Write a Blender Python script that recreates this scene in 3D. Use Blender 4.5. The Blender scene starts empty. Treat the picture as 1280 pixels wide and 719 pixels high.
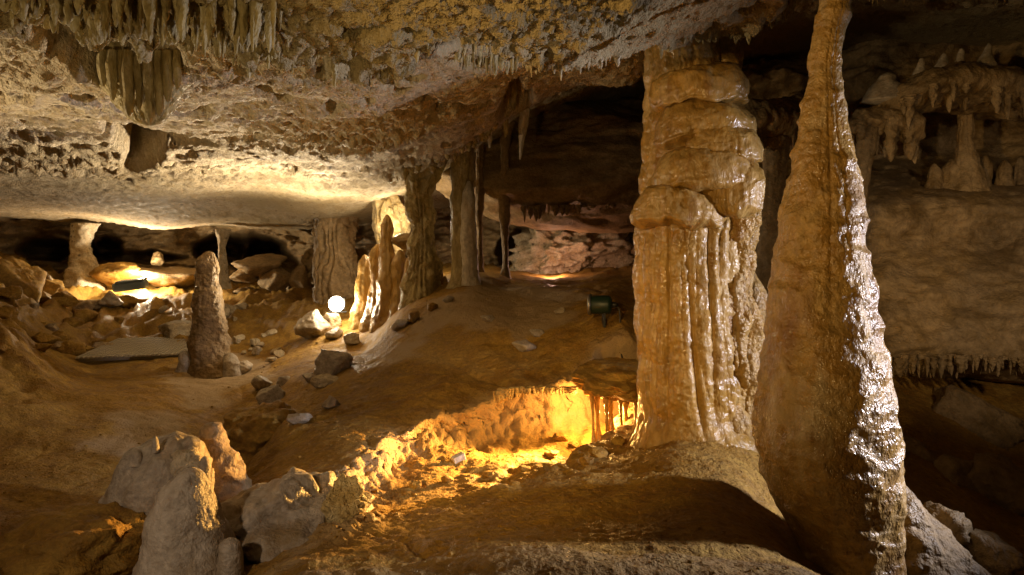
import bpy, math, random
import numpy as np

# ------------------------------------------------------------------ camera
F, HZ, CAMZ = 900.0, 330.0, 1.6
sc = bpy.context.scene
cam = bpy.data.objects.new('camera', bpy.data.cameras.new('camera'))
sc.collection.objects.link(cam)
cam.location = (0, 0, CAMZ)
cam.rotation_euler = (math.radians(90), 0, 0)
cam.data.sensor_width = 36
cam.data.lens = F / 1280 * 36
cam.data.shift_y = -(359.5 - HZ) / 1280
cam.data.clip_start = 0.05
cam.data.clip_end = 200
sc.camera = cam

# ------------------------------------------------------------------ world: underground, no daylight gets in
world = bpy.data.worlds.new('World')
sc.world = world
world.use_nodes = True
world.node_tree.nodes['Background'].inputs[0].default_value = (0.01, 0.008, 0.006, 1)
world.node_tree.nodes['Background'].inputs[1].default_value = 0.2
sc.view_settings.view_transform = 'Standard'
sc.view_settings.look = 'None'
sc.view_settings.gamma = 1
sc.view_settings.exposure = 0.0
sc.cycles.use_denoising = True
sc.cycles.max_bounces = 6
sc.cycles.diffuse_bounces = 2
sc.cycles.glossy_bounces = 2
sc.cycles.transmission_bounces = 2
sc.cycles.sample_clamp_indirect = 4.0
sc.cycles.caustics_reflective = False
sc.cycles.caustics_refractive = False

def P(px, py, d):
    """a point of the cave given as bearing / height angle and distance ahead"""
    return np.array([(px - 640) / F * d, d, CAMZ - (py - HZ) / F * d])

def lamp(name, loc, power, col, radius=0.06, target=None, spot=None, blend=0.6):
    L = bpy.data.lights.new(name, 'SPOT' if spot else 'POINT')
    L.energy = power; L.color = col; L.shadow_soft_size = radius
    o = bpy.data.objects.new(name, L); sc.collection.objects.link(o)
    o.location = tuple(loc)
    if spot:
        L.spot_size = math.radians(spot); L.spot_blend = blend
        import mathutils
        v = mathutils.Vector(tuple(target)) - mathutils.Vector(tuple(loc))
        o.rotation_euler = v.to_track_quat('-Z', 'Y').to_euler()
    return o

WARM = (1.0, 0.62, 0.21); AMBER = (1.0, 0.53, 0.13); WHITE = (1.0, 0.78, 0.46); COOL = (0.90, 0.88, 1.0); PINK = (1.0, 0.55, 0.38)
# electric lamps of the show cave (housings only for floodlight and blue box; off-frame ones unseen, some added)
CREAM = (1.0, 0.82, 0.56)
lamp('floodlight_glow', P(421, 376, 9.25), 32, CREAM, 0.09)
lamp('floodlight_beam', P(421, 375, 9.2), 420, CREAM, 0.09, P(220, 120, 7.5), 122, 0.9)
lamp('floodlight_far_beam', P(419, 374, 9.15), 800, CREAM, 0.09, P(250, 170, 6.3), 66, 1.0)
lamp('blue_box_lamp', P(178, 345, 12.75), 220, CREAM, 0.08)
lamp('niche_lamp', P(494, 283, 9.55), 48, CREAM, 0.05)
lamp('pit_lamp', P(750, 514, 5.3), 40, AMBER, 0.05)
lamp('pit_beam', P(742, 509, 5.32), 1100, AMBER, 0.05, P(520, 590, 4.35), 62, 1.0)
lamp('pink_lamp', P(690, 338, 10.0), 15, PINK, 0.05)
lamp('wall_lamp', (4.2, 3.1, 1.6), 900, COOL, 0.12, (1.4, 3.6, 1.35), 62, 0.8)
lamp('right_wall_fill', (3.0, 1.8, 2.3), 250, (1.0, 0.74, 0.46), 0.10, (4.0, 6.2, 1.65), 46, 1.0)  # added off-frame fill to lift the right wall and shelf
lamp('column_spot', (-2.3, -0.4, 1.6), 430, WARM, 0.10, (1.38, 3.8, 2.1), 38, 1.0)
lamp('mound_fill', (-1.2, -0.8, 2.3), 800, WARM, 0.10, (0.25, 5.0, 0.7), 28, 1.0)  # unseen fill behind the camera, added to brighten the mound
lamp('fringe_spot', (-0.9, -0.9, 0.7), 130, (1.0, 0.72, 0.32), 0.10, (-1.2, 2.8, 2.5), 56, 1.0)
lamp('side_floor_spot', (-5.2, 6.5, 0.6), 560, WHITE, 0.08, (-3.0, 5.3, 3.3), 92, 0.9)
lamp('left_ceiling_fill', (-4.9, 3.6, 1.25), 340, WHITE, 0.06, (-2.0, 4.1, 3.0), 84, 1.0)  # extra fill out of frame, added to brighten the near ceiling
lamp('rear_fill', (-2.0, -0.3, 2.2), 165, (1.0, 0.77, 0.54), 0.12, (-1.3, 3.3, 0.5), 38, 1.0)  # unseen fill added to brighten the left foreground stalagmites
lamp('rear_lamp', (-0.9, -1.0, 2.2), 4, (1.0, 0.84, 0.66), 0.15)

# ------------------------------------------------------------------ noise
_rs = np.random.RandomState(7)
_perm = _rs.permutation(256).astype(np.int32)
_perm = np.concatenate([_perm, _perm, _perm])
_g = _rs.normal(size=(256, 3)); _g /= np.linalg.norm(_g, axis=1)[:, None]
_g = _g.astype(np.float32)

def gnoise(p):
    p = np.asarray(p, np.float32)
    i = np.floor(p).astype(np.int32); f = p - i
    i &= 255
    w = f * f * f * (f * (f * 6 - 15) + 10)
    out = 0
    for dx in (0, 1):
        a = _perm[i[..., 0] + dx]; wx = w[..., 0] if dx else 1 - w[..., 0]; fx = f[..., 0] - dx
        for dy in (0, 1):
            b = _perm[a + i[..., 1] + dy]; wy = w[..., 1] if dy else 1 - w[..., 1]; fy = f[..., 1] - dy
            for dz in (0, 1):
                c = _perm[b + i[..., 2] + dz]; g = _g[c]
                wz = w[..., 2] if dz else 1 - w[..., 2]; fz = f[..., 2] - dz
                out = out + wx * wy * wz * (g[..., 0] * fx + g[..., 1] * fy + g[..., 2] * fz)
    return out * 1.6

def fbm(p, freq, octv=3, gain=0.5, seed=0.0):
    s, a, out = freq, 1.0, 0.0
    for k in range(octv):
        out = out + a * gnoise(p * s + (seed * 7.13 + k * 31.7))
        s *= 2.03; a *= gain
    return out

def ridged(p, freq, octv=3, gain=0.5, seed=0.0):
    s, a, out = freq, 1.0, 0.0
    for k in range(octv):
        out = out + a * (1 - 2 * np.abs(gnoise(p * s + (seed * 5.3 + k * 17.1))))
        s *= 2.03; a *= gain
    return out

def lumps(p, freq, seed=0.0):
    """rounded popcorn-like knobs"""
    return np.abs(gnoise(p * freq + seed)) + 0.5 * np.abs(gnoise(p * freq * 2.1 + seed + 9))

def sstep(a, b, x):
    t = np.clip((x - a) / (b - a), 0, 1)
    return t * t * (3 - 2 * t)

class TPS:
    def __init__(self, X, v, lam=1e-3):
        X = np.asarray(X, float); v = np.asarray(v, float)
        n = len(X)
        d2 = ((X[:, None] - X[None]) ** 2).sum(-1)
        K = 0.5 * d2 * np.log(d2 + 1e-12) + lam * np.eye(n)
        Pm = np.hstack([np.ones((n, 1)), X])
        A = np.zeros((n + 3, n + 3)); A[:n, :n] = K; A[:n, n:] = Pm; A[n:, :n] = Pm.T
        self.c = np.linalg.solve(A, np.concatenate([v, np.zeros(3)])); self.X = X
    def __call__(self, Q):
        sh = Q.shape[:-1]; Q = Q.reshape(-1, 2); out = np.empty(len(Q))
        for s in range(0, len(Q), 40000):
            q = Q[s:s + 40000]
            d2 = ((q[:, None] - self.X[None]) ** 2).sum(-1)
            out[s:s + 40000] = (0.5 * d2 * np.log(d2 + 1e-12)) @ self.c[:-3] + self.c[-3] + q @ self.c[-2:]
        return out.reshape(sh)

def poly_sdf(x, y, poly):
    """signed distance to a polygon in plan, negative inside"""
    poly = np.asarray(poly, float); n = len(poly)
    d = np.full(x.shape, 1e9); ins = np.zeros(x.shape, bool)
    for i in range(n):
        a = poly[i]; b = poly[(i + 1) % n]; e = b - a
        wx = x - a[0]; wy = y - a[1]
        t = np.clip((wx * e[0] + wy * e[1]) / (e @ e + 1e-12), 0, 1)
        d = np.minimum(d, np.hypot(wx - t * e[0], wy - t * e[1]))
        c = ((a[1] > y) != (b[1] > y)) & (x < (b[0] - a[0]) * (y - a[1]) / (b[1] - a[1] + 1e-12) + a[0])
        ins ^= c
    return np.where(ins, -d, d)

# ------------------------------------------------------------------ materials
def rock_mat(name, c1, c2, c3, scale=1.0, bump=0.5, rough=0.6, wet=0.0, fine=38.0, mask=None, dist=0.02, speck=None, zs=1.0, streak=None):
    m = bpy.data.materials.new(name); m.use_nodes = True
    nt = m.node_tree; N = nt.nodes; L = nt.links
    b = N['Principled BSDF']
    geo = N.new('ShaderNodeNewGeometry')
    mp = N.new('ShaderNodeMapping'); mp.inputs['Scale'].default_value = (1, 1, zs)
    L.new(geo.outputs['Position'], mp.inputs[0])
    def noise(s, det=6, rg=0.55, d=0.0):
        n = N.new('ShaderNodeTexNoise'); n.inputs['Scale'].default_value = s
        n.inputs['Detail'].default_value = det; n.inputs['Roughness'].default_value = rg
        n.inputs['Distortion'].default_value = d
        L.new(mp.outputs[0], n.inputs['Vector']); return n
    def ramp(src, p0, p1):
        r = N.new('ShaderNodeMapRange'); r.inputs[1].default_value = p0; r.inputs[2].default_value = p1
        L.new(src, r.inputs[0]); return r.outputs[0]
    def mix(f, a, bb, mode='MIX'):
        x = N.new('ShaderNodeMix'); x.data_type = 'RGBA'; x.blend_type = mode
        if isinstance(f, float): x.inputs[0].default_value = f
        else: L.new(f, x.inputs[0])
        for k, v in ((6, a), (7, bb)):
            if isinstance(v, tuple): x.inputs[k].default_value = v + (1,)
            else: L.new(v, x.inputs[k])
        return x.outputs[2]
    n1 = noise(1.3 * scale, 3, 0.6, 0.4); n2 = noise(6.5 * scale, 4, 0.62, 0.3); n3 = noise(fine, 3, 0.6)
    col = mix(ramp(n1.outputs[0], 0.38, 0.62), c1, c2)
    col = mix(ramp(n2.outputs[0], 0.42, 0.68), col, c3)
    g = N.new('ShaderNodeMapRange'); g.inputs[1].default_value = 0.3; g.inputs[2].default_value = 0.7
    g.inputs[3].default_value = 0.72; g.inputs[4].default_value = 1.22
    L.new(n3.outputs[0], g.inputs[0])
    sc_ = N.new('ShaderNodeVectorMath'); sc_.operation = 'SCALE'
    L.new(col, sc_.inputs[0]); L.new(g.outputs[0], sc_.inputs['Scale'])
    col = sc_.outputs[0]
    if speck:
        v = N.new('ShaderNodeTexVoronoi'); v.inputs['Scale'].default_value = speck[0]
        L.new(mp.outputs[0], v.inputs['Vector'])
        nn = noise(2.2, 3)
        s1 = ramp(v.outputs['Distance'], 0.30, 0.16)
        ml = N.new('ShaderNodeMath'); ml.operation = 'MULTIPLY'
        L.new(s1, ml.inputs[0]); L.new(ramp(nn.outputs[0], 0.45, 0.62), ml.inputs[1])
        col = mix(ml.outputs[0], col, speck[1])
    if streak:
        m2 = N.new('ShaderNodeMapping'); m2.inputs['Scale'].default_value = (1, 1, streak[2]); L.new(geo.outputs['Position'], m2.inputs[0])
        for (cc, sd_, lo, hi) in ((streak[0], 0.0, .54, .70), (streak[1], 7.7, .55, .68)):
            n = N.new('ShaderNodeTexNoise'); n.inputs['Scale'].default_value = streak[3]; n.inputs['Detail'].default_value = 4; n.inputs['Roughness'].default_value = .65
            m2b = N.new('ShaderNodeVectorMath'); m2b.inputs[1].default_value = (sd_, sd_, 0); L.new(m2.outputs[0], m2b.inputs[0])
            L.new(m2b.outputs[0], n.inputs['Vector'])
            col = mix(ramp(n.outputs[0], lo, hi), col, cc)
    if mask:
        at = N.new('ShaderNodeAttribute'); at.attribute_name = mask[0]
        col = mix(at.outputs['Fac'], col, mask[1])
    L.new(col, b.inputs['Base Color'])
    r = N.new('ShaderNodeMapRange'); r.inputs[1].default_value = 0.35; r.inputs[2].default_value = 0.65
    r.inputs[3].default_value = max(0.08, rough - 0.18); r.inputs[4].default_value = min(1, rough + 0.18)
    L.new(n2.outputs[0], r.inputs[0]); L.new(r.outputs[0], b.inputs['Roughness'])
    b.inputs['Specular IOR Level'].default_value = 0.4
    if wet:
        wn = noise(1.7, 4, .6); wr = N.new('ShaderNodeMapRange'); wr.inputs[1].default_value = .42; wr.inputs[2].default_value = .60; wr.inputs[3].default_value = wet * .15; wr.inputs[4].default_value = wet
        L.new(wn.outputs[0], wr.inputs[0]); L.new(wr.outputs[0], b.inputs['Coat Weight'])
        b.inputs['Coat Roughness'].default_value = 0.16
        b.inputs['Coat IOR'].default_value = 1.33
    n4 = noise(fine * 2.3, 2, 0.65); n5 = noise(fine * 0.45, 3, 0.6, 0.2)
    ad = N.new('ShaderNodeMath'); ad.operation = 'MULTIPLY_ADD'
    L.new(n5.outputs[0], ad.inputs[0]); ad.inputs[1].default_value = 1.6; L.new(n4.outputs[0], ad.inputs[2])
    bm = N.new('ShaderNodeBump'); bm.inputs['Strength'].default_value = bump; bm.inputs['Distance'].default_value = dist
    L.new(ad.outputs[0], bm.inputs['Height']); L.new(bm.outputs[0], b.inputs['Normal'])
    if wet: L.new(bm.outputs[0], b.inputs['Coat Normal'])
    return m

def plain_mat(name, col, rough=0.5, metal=0.0, emit=None, strength=0.0, wear=0.25):
    m = bpy.data.materials.new(name); m.use_nodes = True
    nt = m.node_tree; b = nt.nodes['Principled BSDF']
    n = nt.nodes.new('ShaderNodeTexNoise'); n.inputs['Scale'].default_value = 24; n.inputs['Detail'].default_value = 5
    mr = nt.nodes.new('ShaderNodeMapRange'); mr.inputs[3].default_value = 1 - wear; mr.inputs[4].default_value = 1 + wear
    v = nt.nodes.new('ShaderNodeVectorMath'); v.operation = 'SCALE'; v.inputs[0].default_value = col
    nt.links.new(n.outputs[0], mr.inputs[0]); nt.links.new(mr.outputs[0], v.inputs['Scale'])
    nt.links.new(v.outputs[0], b.inputs['Base Color'])
    b.inputs['Roughness'].default_value = rough; b.inputs['Metallic'].default_value = metal
    if emit:
        b.inputs['Emission Color'].default_value = emit + (1,); b.inputs['Emission Strength'].default_value = strength
    return m

M = {}
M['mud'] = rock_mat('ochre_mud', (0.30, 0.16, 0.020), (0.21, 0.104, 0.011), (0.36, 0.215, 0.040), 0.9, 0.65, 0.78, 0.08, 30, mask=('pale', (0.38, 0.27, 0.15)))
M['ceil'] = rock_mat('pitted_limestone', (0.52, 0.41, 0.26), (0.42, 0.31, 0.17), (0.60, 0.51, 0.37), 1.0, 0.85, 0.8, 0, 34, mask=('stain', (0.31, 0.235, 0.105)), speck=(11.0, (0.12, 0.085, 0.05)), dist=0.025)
M['wall'] = rock_mat('brown_limestone', (0.28, 0.185, 0.08), (0.18, 0.115, 0.046), (0.35, 0.245, 0.13), 0.8, 0.65, 0.68, 0.15, 22)
M['olive'] = rock_mat('olive_dripstone', (0.40, 0.31, 0.13), (0.28, 0.20, 0.075), (0.48, 0.39, 0.21), 2.5, 0.6, 0.6, 0.08, 30, zs=0.5, streak=((0.20, 0.14, 0.05), (0.50, 0.43, 0.27), .3, 6.0))
M['flow'] = rock_mat('amber_flowstone', (0.36, 0.205, 0.046), (0.25, 0.135, 0.028), (0.38, 0.235, 0.065), 1.6, 0.35, 0.42, 0.9, 26, zs=0.5, streak=((0.19, 0.088, 0.022), (0.42, 0.28, 0.11), .22, 5.0))
M['cone'] = rock_mat('wet_flowstone', (0.36, 0.205, 0.05), (0.25, 0.135, 0.03), (0.38, 0.24, 0.075), 1.4, 0.60, 0.46, 0.8, 26, zs=0.8, streak=((0.21, 0.10, 0.028), (0.43, 0.31, 0.16), .35, 4.0))
M['grey'] = rock_mat('grey_flowstone', (0.40, 0.33, 0.25), (0.30, 0.235, 0.17), (0.47, 0.40, 0.32), 2.0, 0.5, 0.6, 0.25, 34, streak=((0.26, 0.18, 0.09), (0.50, 0.42, 0.33), .7, 3.0))
M['white'] = rock_mat('white_calcite', (0.62, 0.57, 0.50), (0.46, 0.38, 0.27), (0.70, 0.65, 0.58), 2.0, 0.5, 0.55, 0.3, 34, zs=0.5)
M['crys'] = rock_mat('crystal_crust', (0.52, 0.38, 0.16), (0.44, 0.30, 0.11), (0.62, 0.50, 0.27), 2.0, 0.9, 0.55, 0.15, 46, dist=0.03)

# ------------------------------------------------------------------ mesh helpers
def mesh_grid(name, V, wrap_u=False, wrap_v=False, mat=None, parent=None, attrs=None, smooth=True):
    """V[n, m, 3]; u along the first axis, v along the second"""
    n, m = V.shape[:2]
    idx = np.arange(n * m).reshape(n, m)
    A = idx if not wrap_u else np.vstack([idx, idx[:1]])
    A = A if not wrap_v else np.hstack([A, A[:, :1]])
    q = np.stack([A[:-1, :-1], A[1:, :-1], A[1:, 1:], A[:-1, 1:]], -1).reshape(-1, 4)
    return mesh_raw(name, V.reshape(-1, 3), q, mat, parent, attrs, smooth)

def mesh_raw(name, V, q, mat, parent=None, attrs=None, smooth=True):
    me = bpy.data.meshes.new(name)
    k = q.shape[1]
    me.vertices.add(len(V)); me.vertices.foreach_set('co', np.ascontiguousarray(V, np.float32).ravel())
    me.loops.add(q.size); me.loops.foreach_set('vertex_index', np.ascontiguousarray(q, np.int32).ravel())
    me.polygons.add(len(q)); me.polygons.foreach_set('loop_start', np.arange(0, q.size, k, dtype=np.int32))
    me.polygons.foreach_set('loop_total', np.full(len(q), k, np.int32))
    me.polygons.foreach_set('use_smooth', np.full(len(q), smooth))
    for an, av in (attrs or {}).items():
        a = me.attributes.new(an, 'FLOAT', 'POINT'); a.data.foreach_set('value', np.ascontiguousarray(av, np.float32).ravel())
    me.update(calc_edges=True); me.validate()
    if mat: me.materials.append(mat)
    o = bpy.data.objects.new(name, me); sc.collection.objects.link(o)
    if parent: o.parent = parent
    return o

def normals(V, wrap_u=False, wrap_v=False):
    def diff(A, ax, wrap):
        if wrap: return np.roll(A, -1, ax) - np.roll(A, 1, ax)
        return np.gradient(A, axis=ax)
    n = np.cross(diff(V, 0, wrap_u), diff(V, 1, wrap_v))
    return n / (np.linalg.norm(n, axis=-1, keepdims=True) + 1e-9)

def tag(o, label, cat, group=None, kind='thing'):
    o['label'] = label; o['category'] = cat; o['kind'] = kind
    if group: o['group'] = group
    return o

def struct(o):
    o['kind'] = 'structure'; return o

def empty(name, loc):
    o = bpy.data.objects.new(name, None); sc.collection.objects.link(o); o.location = tuple(loc); o.empty_display_size = 0.1
    return o

def hang(o, root):
    """parent o (built in world space) to root keeping its place"""
    o.parent = root; o.matrix_parent_inverse = root.matrix_world.inverted()
    import mathutils
    o.matrix_parent_inverse = mathutils.Matrix.Translation(-root.location)
    return o

def tube(name, path, nth, nt, mat, disp=None, parent=None, caps=(True, True), rough=1.0, seed=0.0, squash=1.0, grain=True, zn=0.0):
    """upright body of revolution along path [(x, y, z, r)], with fluting and knobs from disp(theta, t, V)"""
    path = np.asarray(path, float)
    s = np.concatenate([[0], np.cumsum(np.linalg.norm(np.diff(path[:, :3], axis=0), axis=1))]); s /= s[-1]
    t = np.linspace(0, 1, nt)
    def sm(c):
        # monotone-ish cubic (Catmull-Rom on uneven knots)
        m = np.gradient(path[:, c], s)
        i = np.clip(np.searchsorted(s, t, 'right') - 1, 0, len(s) - 2)
        h = s[i + 1] - s[i]; u = (t - s[i]) / h
        return ((2*u**3-3*u**2+1)*path[i, c] + (u**3-2*u**2+u)*h*m[i] + (-2*u**3+3*u**2)*path[i+1, c] + (u**3-u**2)*h*m[i+1])
    cx, cy, cz, r = sm(0), sm(1), sm(2), np.maximum(sm(3), 0.002)
    th = np.linspace(0, 2 * np.pi, nth, endpoint=False)
    T, TH = np.meshgrid(t, th, indexing='ij')
    def build(rad):
        return np.stack([cx[:, None] + rad * np.cos(TH), cy[:, None] + squash * rad * np.sin(TH), np.broadcast_to(cz[:, None], TH.shape)], -1)
    R0 = np.broadcast_to(r[:, None], TH.shape)
    V = build(R0)
    R = R0.copy()
    if disp is not None: R = R + disp(TH, T, V)
    if grain:
        R = R + rough * np.minimum(1, R0 / 0.08) * (0.030 * fbm(V, 3.5, 2, 0.5, seed) + 0.010 * fbm(V, 14, 2, 0.5, seed + 3) + 0.004 * fbm(V, 50, 2, 0.6, seed + 5))
    R = np.maximum(R, 0.0015)
    V = build(R)
    if zn: V[..., 2] += zn * fbm(V, 4.0, 3, .55, seed + 9)
    if caps[0]: V[0] = V[0].mean(0)
    if caps[1]: V[-1] = V[-1].mean(0)
    return mesh_grid(name, V, False, True, mat, parent)

def flute(TH, V, n, seed=0.0, warp=0.5, zf=0.7):
    """organ-pipe folds: rounded ribs with sharp grooves between them"""
    q = np.stack([np.cos(TH) * 1.3, np.sin(TH) * 1.3, V[..., 2] * zf + seed], -1)
    ph = n * TH / 2 + warp * n * 0.35 * gnoise(q) + seed
    a = np.sqrt(np.abs(np.sin(ph)) + 1e-4)
    amp = 0.55 + 0.9 * gnoise(q * 2.3 + 5)
    return (a - 0.8) * np.clip(amp, 0.1, 1.4)

def rpx(r, d): return r / F * d

def column_path(rows, d, extra_d=0.0):
    """rows of (bearing centre, height angle, half width) for a body standing d metres ahead"""
    out = []
    for row in rows:
        cx, y, hw = row[:3]; dd = d + (row[3] if len(row) > 3 else 0)
        p = P(cx, y, dd); out.append((p[0], p[1], p[2], rpx(hw, dd)))
    return out

def az_samples(n):
    a = np.concatenate([np.linspace(-180, -75, int(n * .05), endpoint=False), np.linspace(-75, -41, int(n * .07), endpoint=False),
                        np.linspace(-41, 41, int(n * .76), endpoint=False), np.linspace(41, 75, int(n * .07), endpoint=False), np.linspace(75, 180, int(n * .05), endpoint=False)])
    return np.radians(a)

def warpq(x, y):
    r = np.hypot(x, y) + 1e-6; k = np.log1p(r / 0.7) / r
    return np.stack([x * k, y * k], -1)

GRID = {}
def surf(k, x, y):
    """height of the built ground ('g') or ceiling ('c') in plan"""
    az, l, Z = GRID[k]
    i = min(max(np.searchsorted(az, math.atan2(x, y)), 0), len(az) - 1); j = min(np.searchsorted(l, math.hypot(x, y)), len(l) - 1)
    return float(Z[i, j])
def on_ground(px, py, d0=2.3, d1=17.0):
    """where the sight line along a bearing first meets the ground"""
    d = d0
    while d < d1:
        p = P(px, py, d)
        if p[2] <= surf('g', p[0], p[1]): return p
        d += 0.02
    return P(px, py, d1)

# ------------------------------------------------------------------ ground
g_pts = [(0,719,3.4),(0,600,4.5),(0,520,6.0),(0,470,8),(60,440,9.5),(100,500,6.4),(100,560,5.2),(100,640,4.1),(100,719,3.4),
 (200,470,8),(200,520,6.2),(250,450,9),(330,450,9),(330,500,6.8),(330,560,5.4),(350,412,10.5),(300,385,12.5),(200,372,13.2),(380,372,13.5),
 (100,372,13),(20,390,12),(150,405,11.5),(240,400,11.5),
 (420,402,9.8),(460,440,8.3),(440,388,10.5),(480,510,5.3),(440,470,6.2),(400,500,5.8),(380,560,4.7),(350,530,5.3),(405,455,7.0),
 (560,450,6.2),(560,480,5.7),(650,440,6.1),(650,400,6.9),(700,420,6.2),(780,430,5.8),(780,395,6.3),(720,370,7.5),(650,354,8.6),(550,366,8),
 (500,395,7.8),(580,351,8.1),(750,352,8.8),(660,345,10.5),(760,343,10.5),(480,370,10),
 (870,450,6.5),(1000,480,6),(920,385,7.4),(1000,400,7),
 (790,488,5.5),(740,488,5.5),(690,490,5.5),(620,503,5.4),(590,515,5.3),(540,535,5.0),(490,556,4.75),(440,578,4.3),(405,600,3.9),
 (430,660,3.15),(480,640,3.4),(560,622,3.6),(640,600,3.8),(700,577,4.1),(745,560,4.4),(790,540,4.9),
 (500,719,2.6),(640,719,2.5),(640,660,3.0),(640,630,3.4),(800,560,4.3),(860,530,4.6),(900,600,3.6),(900,660,3.05),(900,690,2.8),(900,719,2.5),(780,640,3.3),
 (1000,719,2.5),(1030,700,3.3),(1180,719,3.2),(1280,719,3.6),(1150,645,3.6),(1200,660,4),(1280,610,5),(1200,545,5.5),(1120,560,5.0),
 (360,719,2.7),(300,719,3),(200,719,3.1),(330,680,3.3),(400,640,3.4)]
gx = [P(*p) for p in g_pts] + [np.array(p) for p in
 [(-1.5,1.5,.2),(0,1.3,.45),(1.5,1.6,.4),(0,0,.4),(-3,0,.1),(3,0,.3),(0,-3,.3),(-4,3,.1),(4.5,3,.1),(-8,6,.5),(6,5,.1),(-5,-4,.3),(5,-4,.3),(0,17,1.1),(-8,15,1.2),(7,9,1.2),(-12,9,1.0),(12,9,1.0)]]
gx = np.array(gx)
gtps = TPS(warpq(gx[:, 0], gx[:, 1]), gx[:, 2], 2e-4)
pit_poly = [P(px, py, d)[:2] for px, py, d in [(812,492,5.85),(752,488,5.85),(722,489,5.6),(690,490,5.5),(620,503,5.4),(590,515,5.3),(540,535,5.0),(490,556,4.75),(440,578,4.3),(405,600,3.9),
            (425,655,3.2),(480,640,3.45),(560,622,3.65),(640,600,3.85),(700,577,4.15),(745,560,4.45),(785,545,4.85),(806,530,5.3)]]
near_poly = [P(px, py, d)[:2] for px, py, d in [(330,719,2.62),(430,700,2.68),(560,693,2.72),(700,692,2.72),(850,690,2.70),(960,692,2.66),(1040,710,2.6)]] + [(2.0,1.2),(1.5,-.5),(-1.2,-.5),(-1.0,1.5)]
pale_polys = [[(105,560,5.2),(150,525,6.0),(215,515,6.3),(255,535,5.8),(240,565,5.2),(180,580,5.0)],
              [(0,700,3.6),(40,650,4.0),(110,628,4.2),(150,655,3.9),(130,690,3.5),(60,700,3.5)],
              [(470,470,6),(530,400,7.6),(600,352,8.2),(690,362,8),(735,375,7.3),(730,410,6.4),(640,420,6.4),(560,425,6.8)],
              [(300,640,3.7),(350,600,4.1),(420,620,3.6),(430,660,3.2),(360,700,2.9),(300,690,3.2)],
              [(230,500,6.6),(330,470,7.6),(340,440,9),(260,430,9.5),(215,470,8)]]

def ground_z(x, y):
    return gtps(warpq(x, y))

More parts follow.
